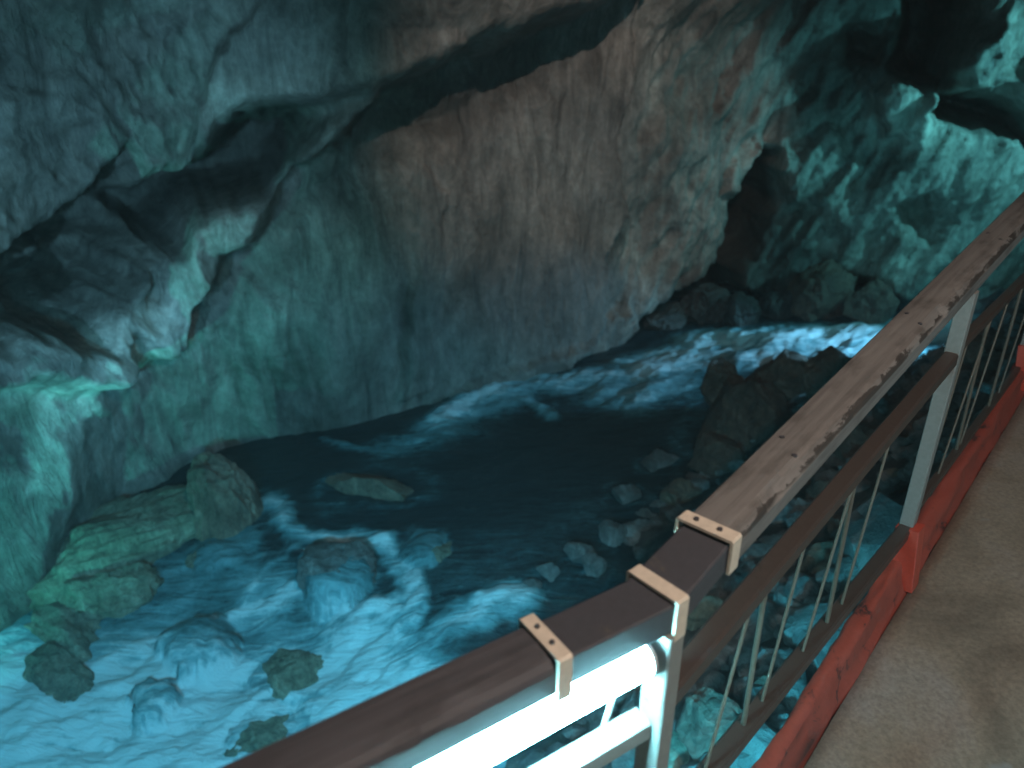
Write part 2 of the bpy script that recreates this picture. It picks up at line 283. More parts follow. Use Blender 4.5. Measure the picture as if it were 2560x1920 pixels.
FOAM=[
([(7.76,10.77),(5.53,10.88),(4.56,10.87),(3.89,11.07),(3.24,11.19)],0.55,1.1),
([(5.14,10.35),(4.19,10.45),(3.5,10.75),(2.62,10.9),(2.09,10.66)],0.5,0.95),
([(2.83,11.32),(2.43,11.22),(1.74,10.84)],0.28,0.55),
([(2.48,10.18),(1.74,9.92),(1.29,10.03)],0.48,0.6),
([(1.6,9.76),(2.06,9.76)],0.16,0.65),
([(1.35,10.6),(0.73,10.52)],0.2,0.4),
([(0.31,10.55),(-0.12,10.25),(-0.58,9.85),(-0.99,9.19)],0.36,0.75),
([(1.97,10.67),(1.21,10.48),(0.6,10.4)],0.34,0.6),
([(0.12,10.06),(-0.56,9.39),(-1.16,8.78),(-1.67,8.61)],0.3,0.42),
([(-0.18,10.32),(0.35,9.8),(0.62,9.5)],0.14,0.45),
([(-0.65,6.19),(0.33,6.36),(0.89,7.05)],0.75,0.13),
([(-2.59,8.99),(-1.72,8.61)],0.1,0.35),
([(-4.53,8.38),(-4.81,8.21),(-5.15,7.57)],0.12,0.4),
([(-2.98,7.68),(-2.65,7.18),(-2.23,6.94),(-1.68,6.89),(-1.31,6.76),(-1.03,6.28),(-0.94,5.84),(-1.08,5.67)],0.15,0.8),
([(-1.31,6.76),(-1.13,6.36),(-1.08,5.98)],0.16,0.75),
([(-2.22,6.92),(-2.54,6.75),(-2.86,6.58),(-2.88,6.33)],0.1,0.45),
([(-2.83,6.13),(-2.53,6.29),(-2.18,6.28),(-1.71,6.03),(-1.27,5.86),(-1.03,5.56)],0.15,0.8),
([(-2.85,6.53),(-2.71,6.35)],0.12,0.7),
([(-2.93,5.87),(-2.64,6.07),(-2.34,5.87),(-1.73,5.91)],0.22,0.55),
([(-4.37,4.93),(-3.85,5.13),(-3.17,5),(-2.57,4.74),(-2.04,4.66)],0.28,1.2),
([(-3.85,5.13),(-4,5.47)],0.06,0.6),
([(-3.68,5.25),(-3.61,5.46),(-3.37,5.43),(-3.19,5.15)],0.05,0.6),
([(-2.71,5.17),(-2.52,5.32),(-2.19,5.08),(-2.46,4.85)],0.22,1),
([(0.08,5.79),(-0.5,5.66),(-0.83,5.52),(-1.23,5.26),(-1.58,5.09),(-1.9,4.82)],0.2,0.9),
([(-0.5,5.66),(-0.85,5.31),(-1.16,5)],0.2,0.7),
([(1.11,4.91),(0.41,4.77),(-0.27,4.59),(-0.94,4.37)],0.5,0.9),
([(-1.7,6.24),(-1.7,5.74),(-1.73,5.27)],0.12,0.5),
([(-4.51,4.66),(-4.08,4.85)],0.2,0.5),
]
BOULDERS=[
(-4.47,7.13,-3.64,1.3,0.56,0.65,0.62,0.05,'slab','moss','long mossy ledge of rock with dripping side below the left cliff'),
(-3.36,7.52,-3.18,0.38,0.4,0.66,0.3,0,'slab','tan','tall squared boulder with a tan upright edge at the end of the mossy ledge'),
(-4.61,5.98,-3.7,0.58,0.33,0.31,-0.5,0.15,'slab','green','rounded teal lit boulder below the mossy ledge near the left edge'),
(-4.3,6.36,-3.51,0.47,0.3,0.34,0.4,0.1,'slab','moss','broken green rock hanging under the middle of the mossy ledge'),
(-3.13,5.79,-3.62,0.36,0.34,0.3,0.2,0.1,'round','grey','pointed boulder veiled by spray in the middle of the lower cascade'),
(-3.38,5.15,-3.71,0.18,0.18,0.15,0,0,'round','grey','small dark round boulder ringed by foam in the lower cascade'),
(-4.37,5.45,-3.7,0.35,0.23,0.23,-0.6,0.2,'slab','green','sloping green streaked rock at the left of the lower foam'),
(-1.82,6.38,-3.12,0.36,0.26,0.22,0.05,0,'slab','grey','dark blocky boulder circled by a horseshoe of foam'),
(-1.64,7.79,-3.05,0.63,0.39,0.27,-0.1,0,'round','tan','dim low brownish boulder at the tail of the dark pool'),
(-0.87,6.67,-3.16,0.27,0.3,0.26,0.3,0,'round','green','greenish drowned boulder right of the horseshoe of foam'),
(-2.08,5.5,-3.7,0.43,0.35,0.27,0.4,0,'round','moss','yellow green drowned boulder below the horseshoe of foam'),
(-2.23,4.84,-3.78,0.31,0.27,0.22,0.2,0,'round','moss','bright green rock at the foot of the cascade beside the handrail'),
(-3.23,6.89,-3.39,0.36,0.27,0.2,0.5,0,'round','green','low green rock between the ledge and the horseshoe of foam'),
(0.36,6.12,-2.93,0.11,0.12,0.1,0.5,0,'round','grey','small pale stone at the near edge of the pool, lowest of the row'),
(0.2,5.98,-2.97,0.1,0.1,0.07,0.2,0,'round','grey','smallest stone at the pool edge just above the dark handrail joint'),
(0.7,6.33,-2.88,0.16,0.16,0.16,0.9,0,'round','grey','bright wet stone standing at the near edge of the pool'),
(0.8,6.13,-2.84,0.14,0.14,0.12,0.1,0,'round','grey','stone leaning beside the bright wet stone, touching the handrail'),
(1.07,6.72,-2.88,0.16,0.15,0.15,0.3,0,'round','grey','dark knobbly stone above the tan bracket by the pool'),
(1.33,7.49,-2.93,0.23,0.19,0.16,0.3,0,'round','grey','dim stone at the pool edge left of the long handrail'),
(1.8,8.2,-2.93,0.3,0.22,0.2,0.8,0,'round','grey','low dim stone between the pool and the big dark boulders'),
(1.91,7.33,-2.78,0.25,0.23,0.23,0.8,0,'round','tan','reddish dim stone beside the long handrail'),
(2.97,8.61,-2.52,0.72,0.61,0.77,0.2,0,'round','brown','big dark brown boulder with a flat face at the head of the pool'),
(3.55,9.02,-2.15,0.55,0.47,0.44,0.1,0,'round','brown','brown dome boulder, middle of the three humps by the rapid'),
(2.81,9.28,-2.36,0.33,0.32,0.38,0.3,0,'round','brown','dark hump boulder, left of the three humps by the rapid'),
(4.24,8.58,-2.03,0.55,0.5,0.5,0,0,'round','brown','brown hump boulder half hidden by the handrail at the rapid'),
(2.43,7.99,-2.75,0.34,0.34,0.41,0.5,0,'round','brown','upright dark boulder standing in front of the flat faced boulder'),
(3.22,7.4,-2.5,0.59,0.5,0.54,0.5,0,'round','brown','massive dark boulder behind the long handrail'),
(5.14,12.02,-2.03,0.45,0.4,0.52,0.1,0,'slab','brown','pointed brown boulder across the rapid under the cliff'),
(5.68,11.51,-1.99,0.46,0.38,0.5,-0.1,0,'round','brown','dark rounded boulder beside the pointed boulder across the rapid'),
(3.31,12.4,-2.37,0.41,0.34,0.38,0.2,0,'slab','black','blackish wet boulder at the cliff foot left of the rapid'),
(3.82,12.01,-2.35,0.27,0.27,0.37,0.2,0,'slab','black','narrow streaked rock at the cliff foot beside the rapid'),
(4.53,12.18,-2.3,0.31,0.27,0.34,0.2,0,'slab','black','shadowed stone at the cliff foot behind the rapid'),
(2.63,12.37,-2.55,0.41,0.35,0.28,0.2,0,'slab','black','low black stone under the dark cleft of the cliff'),
(1.03,12.16,-2.69,0.48,0.34,0.27,0.3,0,'slab','tan','wet rock shelf at the foot of the smooth cliff'),
(1.21,4.08,-1.6,0.23,0.19,0.19,0.3,0.1,'round','green','teal lit boulder behind the first post, above the dark middle rail'),
(1.58,4.69,-1.9,0.22,0.17,0.15,0.1,0.1,'round','grey','rounded pale boulder between the handrail and the middle rail'),
(0.95,3.09,-1.5,0.14,0.14,0.16,0.2,0.1,'slab','grey','cyan lit block right beside the first post'),
(1.31,3.67,-1.7,0.19,0.18,0.22,0.5,0.1,'round','grey','blue lit boulder seen between the middle rail and the first rods'),
(1.63,3.99,-1.8,0.16,0.16,0.19,0.2,0.1,'round','grey','blue wet stone behind the first pair of rods'),
(0.82,2.64,-1.3,0.14,0.12,0.1,0.2,0.1,'slab','green','teal block at the foot of the first post'),
(0.94,2.59,-1,0.14,0.14,0.15,0.6,0.1,'slab','brown','dark brown boulder on the bank in front of the cyan lit block'),
(1.27,2.86,-1.1,0.14,0.12,0.12,0.1,0.1,'round','brown','dark stone tucked under the bottom rail near the first post'),
(2.24,4.47,-1.5,0.22,0.19,0.22,0.4,0.1,'round','tan','reddish pale boulder behind the rods in mid bay'),
(1.93,3.97,-1.4,0.16,0.13,0.13,0.9,0.1,'round','grey','teal grey stone leaning on the reddish pale boulder'),
(2.69,4.95,-1.6,0.22,0.19,0.19,0.2,0.1,'round','brown','dark stone behind the rods right of the reddish pale boulder'),
(2.49,5.81,-2,0.22,0.2,0.22,0.2,0.1,'round','grey','small pointed stone in the gap under the long handrail'),
(2.96,6,-2,0.3,0.26,0.23,0.3,0.1,'round','brown','dark boulder above the middle rail'),
(3,5.05,-1.2,0.14,0.14,0.12,0,0.1,'round','tan','pale squarish stone just left of the second post'),
(4.51,6.62,-1.3,0.18,0.18,0.14,0,0.1,'round','tan','pale squarish stone right of the second post'),
(5.16,7.75,-1.2,0.22,0.2,0.17,0.1,0.1,'round','brown','brown topped stone before the bright cyan water beyond the second post'),
(4.83,8.58,-2,0.25,0.25,0.16,0.1,0.1,'round','grey','lilac grey stone under the handrail left of the second post'),
(4.14,6.87,-1.7,0.33,0.29,0.25,0.1,0.1,'round','brown','dark stone behind the second post'),
(3.64,7.07,-2.1,0.34,0.3,0.26,0.6,0.1,'round','brown','dark boulder under the middle of the long handrail'),
(5.03,7.16,-1.2,0.25,0.23,0.16,0.1,0.1,'round','brown','dark stone right of the brown topped stone'),
]
WM=rbf_fit(WATER_LEVELS)
# ------------------------------------------------------------------ cliff
def catmull(P,n=40):
    P=np.array(P,float); out=[]; Q=np.vstack([2*P[0]-P[1],P,2*P[-1]-P[-2]])
    for i in range(1,len(Q)-2):
        t=np.linspace(0,1,n,endpoint=False)[:,None]; a,b,c,d=Q[i-1],Q[i],Q[i+1],Q[i+2]
        out.append(.5*(2*b+(c-a)*t+(2*a-5*b+4*c-d)*t**2+(-a+3*b-3*c+d)*t**3))
    out.append(P[-1:]); return np.vstack(out)
cv=catmull(WALL_PLAN); L=np.r_[0,np.cumsum(np.linalg.norm(np.diff(cv,axis=0),axis=1))]
def plan(s): return np.interp(s,L,cv[:,0]),np.interp(s,L,cv[:,1])
def build_cliff():
    s1=np.arange(0,29.2,.034); z1=np.arange(-4.6,6.0,.034); s,z=np.meshgrid(s1,z1)
    x,y=plan(s1); tx=np.gradient(x,s1); ty=np.gradient(y,s1)
    k=np.ones(41)/41; pad=lambda q:np.convolve(np.pad(q,20,'edge'),k,'valid')
    tx,ty=pad(tx),pad(ty); l=np.hypot(tx,ty); nx,ny=ty/l,-tx/l
    # edges of the relief wander with the rock
    ws=s+.16*fbm(s*1.7,z*1.7,0*s,4)+.05*fbm(s*6,z*6,0*s+3,3); wz=z+.16*fbm(s*1.7+40,z*1.7,0*s,4)+.05*fbm(s*6+9,z*6,0*s+5,3)
    D=.35*fbm(s*.35,z*.35,0*s+2.2,3)
    for name,amt,soft,P in WALL_RELIEF:
        P_=np.array(P); lo=P_.min(0)-1.5; hi=P_.max(0)+1.5
        sel=(s>lo[0])&(s<hi[0])&(z>lo[1])&(z<hi[1])
        sd=poly_sd(ws[sel],wz[sel],P); D[sel]+=amt*(1-smooth(-soft*1.0,soft,sd)) if amt>0 else amt*(1-smooth(-soft*2.5,soft,sd))
    # long shallow flutes carved by the water on the smooth wall, blocky broken rock to the right of it
    rough=smooth(15.3,15.9,s-.08*z); left=1-smooth(9.6,10.6,s+.25*z)
    u=s*.86+z*.5; v=-s*.5+z*.86
    D+=.10*fbm(s*1.1+z*.3,z*.33,0*s+7,4)
    D+=(.05+.03*left)*fbm(s*2.2-z*.7,z*1.3+s*.4,0*s+1,5)
    sh=s-.45*z
    blk=fbm(sh*2.0,z*.85,0*s+4,4,.55,ridge=True)
    D+=rough*(.42*fbm(sh*1.3,z*.7,0*s+4,3,.5)+.16*blk+.14*fbm(sh*4.6,z*2.0,0*s+8,4,.6))
    D+=left*smooth(-2.6,-.8,z)*(.13*fbm(s*1.2+z*1.0,z*1.5-s*.35,0*s+6,4,ridge=True))
    D+=.030*fbm(s*8,z*4.5,0*s+3,5,.7)
    D+=-.25*smooth(-1.9,-2.9,z)*rough
    lean=np.where(z>2,.5*(z-2),0)
    D=D+lean
    X=x[None]+nx[None]*D; Y=y[None]+ny[None]*D
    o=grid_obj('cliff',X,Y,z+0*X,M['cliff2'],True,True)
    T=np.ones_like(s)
    for amt,soft,P in WALL_PAINTED_LIGHT:
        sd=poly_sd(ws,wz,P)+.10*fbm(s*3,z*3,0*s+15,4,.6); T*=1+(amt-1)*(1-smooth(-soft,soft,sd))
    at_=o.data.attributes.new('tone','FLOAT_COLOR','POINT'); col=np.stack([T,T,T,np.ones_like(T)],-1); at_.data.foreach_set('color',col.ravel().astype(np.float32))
    tag(o,kind='structure'); return o
build_cliff()

# ------------------------------------------------------------------ frame of the path and railing
P0=np.array([1.481,2.32,.11]); VH=np.array([.669,.743,0]); NH=np.array([.743,-.669,0]); SL=.0886
def fr(a,off,h): 
    p=P0+VH*a+NH*off; return np.array([p[0],p[1],P0[2]+SL*a+h])
# ------------------------------------------------------------------ river bed and bank as one sheet
bank=[(b[0],b[1],b[2]-b[4]*.55) for b in BOULDERS[34:]]
T=[(x,y,z-.45) for x,y,z in WATER_LEVELS]+bank
T+=[tuple(fr(a,-.32,-1.15)) for a in (-6,-4.5,-3,-2,-1,0,1.5,3,5,8,12)]
T+=[tuple(fr(a,1.2,-1.3)) for a in (-5,-2,1,4,8,13)]+[tuple(fr(a,3.4,-1.3)) for a in (-4,1,6,12)]
T+=[(1.4,6.7,-2.95),(2.3,8.0,-3.0),(.4,5.6,-3.05),(3.6,9.6,-2.8),(5,9.7,-2.4),(7,9.5,-2.3),(9.5,9.2,-2.2),(1.1,5.4,-2.5),(2.2,6.8,-2.6),(3.4,8.3,-2.5),(.3,4.6,-2.9),(0,3.4,-2.6),(-1.5,2.3,-3.4)]
T+=[(x+.3*0,y,-4.0) for x,y in [(-8,1),(-7.5,4),(-7,7),(-5.5,9.6),(-2.5,11),(.4,12.5),(3.5,14)]]+[(8,13.2,-3.4),(12,12.8,-3.2)]
TM=rbf_fit(T,5e-3)
def bank_z(x,y): 
    z=rbf(TM,x,y); return z
def build_bank():
    x1=np.arange(-9,14,.06); y1=np.arange(-3,15,.06); X,Y=np.meshgrid(x1,y1)
    Z=rbf(TM,X,Y)+.13*fbm(X*1.6,Y*1.6,0*X,5,.6,ridge=True)+.05*fbm(X*6,Y*6,0*X+3,3)
    o=grid_obj('ground',X,Y,Z,M['bank'],True,False); tag(o,kind='structure')
build_bank()
# ------------------------------------------------------------------ river
VEILED=(4,5,7,9,10,11,12)   # stones the cascade runs over
def build_water():
    x1=np.arange(-8.5,11.5,.032); y1=np.arange(1.0,13.4,.032); X,Y=np.meshgrid(x1,y1)
    Z=rbf(WM,X,Y); F=np.zeros_like(X)
    wx=X+.24*fbm(X*1.8,Y*1.8,0*X,5,.6)+.05*fbm(X*8,Y*8,0*X,2); wy=Y+.24*fbm(X*1.8+30,Y*1.8,0*X,5,.6)+.05*fbm(X*8,Y*8,0*X+7,2)
    for P,w,s in FOAM:
        A=np.array(P); lo=A.min(0)-3*w-.3; hi=A.max(0)+3*w+.3
        sel=(X>lo[0])&(X<hi[0])&(Y>lo[1])&(Y<hi[1])
        d=line_d(wx[sel],wy[sel],P); F[sel]=np.maximum(F[sel],s*np.exp(-(d/w)**2*1.1))
    # aerated water all through the lower cascade
    F=np.maximum(F,smooth(-3.08,-3.40,Z)*(.42+.75*smooth(6.1,5.3,Y))*smooth(7.6,6.9,Y)*(1+.35*fbm(X*2.5,Y*2.5,0*X+6,4)))
    # spill foam round the stones standing in the water
    for b in BOULDERS[:29]:
        d=np.hypot((wx-b[0])/(b[3]+.04),(wy-b[1])/(b[4]+.04)); ww=.16*(1 if b[1]<7.4 and b[0]<-.9 else .5)
        F=np.maximum(F,ww*2.2*np.exp(-((d-1)/.22)**2))
    for i in VEILED:
        b=BOULDERS[i]; d=np.hypot((wx-b[0])/(b[3]*1.08),(wy-b[1])/(b[4]*1.15)); hmp=b[2]+b[5]*(.30 if i in (10,11) else .80)*np.sqrt(np.clip(1-d*d,0,1))
        m_=d<1; Z=np.where(m_,np.maximum(Z,hmp),Z); F=np.where(m_,np.clip(F*.7,.38,.8),F)
    u=X*.90+Y*.42; v=-X*.42+Y*.90
    st=fbm(u*1.3,v*5.0,0*u+2,6,.66); st2=fbm(X*1.6,Y*1.6,0*X+11,4,.6)
    Z+=.07*F*smooth(8.4,9.4,Y)*(1+fbm(X*2,Y*2,0*X+21,3))
    F=np.clip(F*(1+.6*st+.4*st2),0,1.25)
    Z+=(.02+.13*F)*fbm(u*1.7,v*3.2,0*u,5,.52)+.05*F+.012*fbm(u*3,v*7,0*u+4,3)
    o=grid_obj('river',X,Y,Z,M['water'],True,False); tag(o,kind='structure')
    a=o.data.attributes.new('foam','FLOAT','POINT'); a.data.foreach_set('value',F.ravel().astype(np.float32))
build_water()

# ------------------------------------------------------------------ path, kerb, wall behind the path
def ribbon(a0,a1,prof,da,jit,name,mat,smoothf=True,seed=0):
    av=np.arange(a0,a1+1e-6,da); prof=np.array(prof)
    A,I=np.meshgrid(av,np.arange(len(prof)),indexing='ij')
    off=prof[I,0]+jit[0]*fbm(A*4,I*1.7,0*A+seed,4,.6); h=prof[I,1]+jit[1]*fbm(A*5+9,I*1.7,0*A+seed,4,.6)
    X=P0[0]+VH[0]*A+NH[0]*off; Y=P0[1]+VH[1]*A+NH[1]*off; Z=P0[2]+SL*A+h
    return grid_obj(name,X,Y,Z,mat,smoothf,False)
pr=[(.05,-.35)]+[(.05,-.004)]+[(o,.006*math.sin(o*5)) for o in np.arange(.1,2.7,.05)]
tag(ribbon(-7,14,pr,.06,(.0,.010),'path',M['path']),kind='structure')
kb=[(-.045,-.42),(-.046,-.2),(-.046,.03),(-.044,.085),(-.034,.105),(-.012,.11),(.004,.105),(.014,.085),(.022,.05),(.030,.016),(.040,.004),(.052,-.02)]
tag(ribbon(-7,14,kb,.02,(.022,.020),'kerb',M['red'],True,5),kind='structure')
fw=[(-.20,-2.2),(-.15,-1.2),(-.10,-.8),(-.06,-.5),(-.03,-.32),(.05,-.30)]
tag(ribbon(-7,14,fw,.08,(.05,.05),'retaining_wall',M['bank'],True,8),kind='structure')
bw=[(2.6+.25*math.sin(h*1.3),h) for h in np.arange(-.3,5.2,.12)]
tag(ribbon(-7,14,bw,.12,(.35,.1),'rock_face',M['cliff'],True,3),kind='structure')

# ------------------------------------------------------------------ boulders
def ico(sub):
    bm=bmesh.new(); bmesh.ops.create_icosphere(bm,subdivisions=sub,radius=1); me=bpy.data.meshes.new('tmp'); bm.to_mesh(me); bm.free()
    v=np.empty(len(me.vertices)*3,np.float32); me.vertices.foreach_get('co',v)
    f=[tuple(p.vertices) for p in me.polygons]; bpy.data.meshes.remove(me); return v.reshape(-1,3).astype(float),f
ICO={k:ico(k) for k in (2,3,5,6)}
def boulder_verts(sub,kind,seed):
    v,f=ICO[sub]; rs=np.random.RandomState(seed); v=v.copy()
    if kind=='slab': v=np.sign(v)*np.abs(v)**.62; v*=1/np.maximum(1e-6,np.abs(v).max())*1.0
    for k in range(14 if kind=='round' else 9):
        n=rs.randn(3); n/=np.linalg.norm(n); c=rs.uniform(.45,.85) if kind=='round' else rs.uniform(.75,1.0)
        d=v@n-c; m=d>0; v[m]-=np.outer(d[m]*.93,n)
    o=rs.rand(3)*40
    r=1+.30*fbm(v[:,0]*1.6+o[0],v[:,1]*1.6+o[1],v[:,2]*1.6+o[2],4)+.11*fbm(v[:,0]*4+o[1],v[:,1]*4,v[:,2]*4,4,.6,ridge=True)
    return v*r[:,None],f
def boulder(i,b):
    x,y,z,rx,ry,rz,rot,tilt,kind,tint,lab=b
    v,f=boulder_verts(6 if rx*rz>.06 else 5,kind,100+i)
    me=bpy.data.meshes.new('boulder'); v=v*np.array([rx,ry,rz])
    me.from_pydata(v.tolist(),[],f); me.polygons.foreach_set('use_smooth',[True]*len(f)); me.materials.append(M[tint])
    o=bpy.data.objects.new('boulder',me); o.location=(x,y,z); o.rotation_euler=(tilt,tilt*.5,rot); link(o)
    tag(o,lab,'boulder')
for i,b in enumerate(BOULDERS): boulder(i,b)
# loose stones of the bank: nobody could count them
def rubble():
    v0,f0=ICO[2]; V=[];Fc=[];n=0; rs=np.random.RandomState(8)
    for k in range(900):
        if k<780: a=rs.uniform(-2.5,9); off=-.3-abs(rs.normal(0,1.6)); p=fr(a,off,0); x,y=p[0],p[1]
        else: x=rs.uniform(-.3,3.2); y=5.6+ (x)*1.05+rs.normal(0,.35)
        z=float(rbf(TM,x,y)); wz=float(rbf(WM,x,y))
        if z<wz-.12: continue
        r=rs.gamma(2.2,.026)+.02; s=np.array([r*rs.uniform(.8,1.5),r*rs.uniform(.7,1.2),r*rs.uniform(.5,1)])
        vv=v0*(1+.22*rs.randn(len(v0),1)*.6)*s; c,si=math.cos(k),math.sin(k)
        vv=np.stack([vv[:,0]*c-vv[:,1]*si,vv[:,0]*si+vv[:,1]*c,vv[:,2]],1)+[x,y,z+.08]
        V.append(vv); Fc+= [tuple(q+n for q in f) for f in f0]; n+=len(v0)
    o=mesh_obj('loose_stones',np.vstack(V),Fc,M['grey']); tag(o,'loose grey stones scattered over the bank below the railing','stones',kind='stuff')
rubble()

# ------------------------------------------------------------------ railing
def box_between(p,q,w,h,up=np.array([0,0,1.]),bev=.004,side=None):
    """verts/faces of a bar from p to q, width w (sideways), height h, with small chamfers"""
    p=np.array(p,float);q=np.array(q,float); d=q-p; d/=np.linalg.norm(d)
    s=np.cross(d,up) if side is None else np.array(side,float); s/=np.linalg.norm(s); u=np.cross(s,d)
    a,b=w/2,h/2; c=min(bev,a*.6,b*.6)
    ring=[(a-c,b),(-a+c,b),(-a,b-c),(-a,-b+c),(-a+c,-b),(a-c,-b),(a,-b+c),(a,b-c)]
    V=[p+s*i+u*j for i,j in ring]+[q+s*i+u*j for i,j in ring]; n=8
    F=[(k,(k+1)%n,(k+1)%n+n,k+n) for k in range(n)]+[tuple(range(n))[::-1],tuple(range(n,2*n))]
    return V,F
def bar(name,p,q,w,h,mat,parent,**k):
    V,F=box_between(p,q,w,h,**k); return mesh_obj(name,V,F,mat,parent)
def rod(name,p,q,r,mat,parent,n=10,smooth_=True):
    p=np.array(p,float);q=np.array(q,float); d=q-p; d/=np.linalg.norm(d); a=np.array([1,0,0.]) if abs(d[0])<.8 else np.array([0,0,1.])
    s=np.cross(d,a); s/=np.linalg.norm(s); u=np.cross(s,d)
    V=[e+ (s*math.cos(2*math.pi*k/n)+u*math.sin(2*math.pi*k/n))*r for e in (p,q) for k in range(n)]
    F=[(k,(k+1)%n,(k+1)%n+n,k+n) for k in range(n)]+[tuple(range(n))[::-1],tuple(range(n,2*n))]
    return mesh_obj(name,V,F,mat,parent)
rl=empty('railing',tuple(fr(0,0,0)),'timber topped steel railing along the red kerb, with tan straps at its bend','railing')
def beam(name,p,q,side,w,h,mat,seed,parent):
    """weathered plank: p,q = ends of its upper path-side edge, side = unit vector away from the path"""
    p=np.array(p,float);q=np.array(q,float);side=np.array(side,float); Lb=np.linalg.norm(q-p); n=int(Lb/.008)
    up=np.array([0,0,1.])
    prof=[(0.006,-h),(0,-h+.006),(0,-.028),(0.000,-.017),(.002,-.007),(.009,-.0015),(.03,0),(w*.5,.001),(w-.02,0),(w-.006,-.002),(w,-.009),(w,-h*.5),(w,-h+.006),(w-.006,-h)]
    me=bpy.data.meshes.new(name); V=[];F=[]; m=len(prof); rs=np.arange(n+1)
    t=np.linspace(0,1,n+1)
    chip=np.clip(fbm(t*Lb*4.3,0*t+seed,0*t,4,.6),-.1,1)
    chip3=fbm(t*Lb*11,0*t+seed+3,0*t,4,.7)
    chip2=np.clip(fbm(t*Lb*26,0*t+seed+5,0*t,3,.6),0,1)
    for i in range(n+1):
        c=p+(q-p)*t[i]; k=.003+max(0,chip[i])*.02+chip2[i]*.010
        for j,(a,b) in enumerate(prof):
            aa,bb=a,b
            if j==3: bb-=k*.6
            if j==4: aa+=k*.6; bb-=k*.7
            if j==5: aa+=k*1.0; bb-=k*.35
            V.append(c+side*aa+up*bb)
    for i in range(n):
        for j in range(m):
            F.append((i*m+j,i*m+(j+1)%m,(i+1)*m+(j+1)%m,(i+1)*m+j))
    F.append(tuple(range(m))[::-1]); F.append(tuple(n*m+j for j in range(m)))
    # keep the grain running along local x
    d=(q-p)/Lb; Rm=Matrix((d.tolist(),side.tolist(),np.cross(d,side).tolist())).transposed().to_4x4(); Rm.translation=Vector(p.tolist()); inv=Rm.inverted()
    me.from_pydata([tuple(inv@Vector(x_.tolist())) for x_ in V],[],F); me.materials.append(mat); me.update()
    o=bpy.data.objects.new(name,me); link(o,parent); o.matrix_parent_inverse=Matrix.Translation(parent.location).inverted(); o.matrix_basis=Rm
    return o
HT=1.20; BW=.105; BH=.068
Cp=fr(-1.616,0,HT); 
beam('handrail',Cp,fr(5.2,0,HT),-NH,BW,BH,M['wood'],3,rl)
ND=np.array([.841,.541,0.]); NP=np.array([-.541,.841,0.])   # near section: direction, and outward normal
JR=np.array([.239,.959,1.146]); AR=np.array([.072,.863,1.146])
AR=JR-ND*((JR-AR)@ND)
beam('handrail',JR-ND*2.6,AR,NP,.098,BH,M['wood2'],9,rl)
# mitred dark steel joint between the two timber lengths
def joint():
    w1,w2=BW-.006,.092
    J2=None
    # outer mitre corner: intersection of the two outer edges
    a0=Cp-NH*w1; A=np.array([[VH[0],-ND[0]],[VH[1],-ND[1]]]); rhs=(AR+NP*w2-a0)[:2]; t_=np.linalg.solve(A,rhs); Jo=a0+VH*t_[0]; Jo[2]=1.146
    A=np.array([[VH[0],-ND[0]],[VH[1],-ND[1]]]); rhs=(AR-Cp)[:2]; t_=np.linalg.solve(A,rhs); Ji=Cp+VH*t_[0]; Ji[2]=1.146
    st=[(AR+NP*.003,AR+NP*w2),(Ji,Jo),(Cp-NH*.003,Cp-NH*w1)]
    V=[];F=[]
    for r_,l_ in st:
        for q,h in ((r_,-.004),(l_,-.004),(l_,-BH+.004),(r_,-BH+.004)): V.append(np.array(q)+[0,0,h])
    for k in range(2):
        for j in range(4): F.append((4*k+j,4*k+(j+1)%4,4*k+4+(j+1)%4,4*k+4+j))
    F+=[(3,2,1,0),(8,9,10,11)]
    o=mesh_obj('joint_sleeve',V,F,M['joint'],rl)
    bv=o.modifiers.new('b','BEVEL'); bv.width=.004; bv.segments=2
    return np.array(Ji),np.array(Jo)
Ji,Jo=joint()
def strap(p,side,along,w,h,wid,th=.006,drop=.0):
    """flat strap folded over a plank: p = upper path-side edge, side = away from path, along = rail direction"""
    p=np.array(p,float);side=np.array(side,float);along=np.array(along,float)
    prof_o=[(-th,-h-drop),(-th,th*.4),(-th*.3,th),(w+th*.3,th),(w+th,th*.4),(w+th,-h-.004)]
    prof_i=[(0,-h-drop),(0,-.0),(0,0),(w,0),(w,0),(w,-h-.004)]
    V=[];F=[]; n=len(prof_o)
    for e in (-wid/2,wid/2):
        for a,b in prof_o+prof_i[::-1]: V.append(p+along*e+side*a+np.array([0,0,b]))
    m=2*n
    F.append(tuple(range(m))[::-1]) ; F.append(tuple(range(m,2*m)))
    for k in range(m): F.append((k,(k+1)%m,(k+1)%m+m,k+m))
    return mesh_obj('strap',V,F,M['strap'],rl)
def screw(p,up=(0,0,1),r=.006):
    p=np.array(p,float); u=np.array(up,float); rod('screw',p-u*.003,p+u*.002,r,M['joint'],rl,8)
for a_ in (-1.30,-.50,.35,1.2,2.1,3.0): screw(fr(a_,-.03,HT)); screw(fr(a_+.05,-.08,HT))
for q in (Cp,): screw(q+VH*0-NH*.03+np.array([0,0,.0115]),r=.005); screw(q-NH*.078+np.array([0,0,.0115]),r=.005)
for q in (AR,): screw(q+NP*.03+np.array([0,0,.0115]),r=.004); screw(q+NP*.07+np.array([0,0,.0115]),r=.004)
strap(Cp+np.array([0,0,0.003]),-NH,VH,BW,BH,.034)
strap(AR+np.array([0,0,0.003]),NP,ND,.098,BH,.026,drop=.01)
bis=(ND+VH); bis/=np.linalg.norm(bis); bn=np.array([-bis[1],bis[0],0])
strap(Ji+np.array([0,0,.001])-0*bis,bn,bis,np.linalg.norm(Jo-Ji),BH,.030,drop=.01)
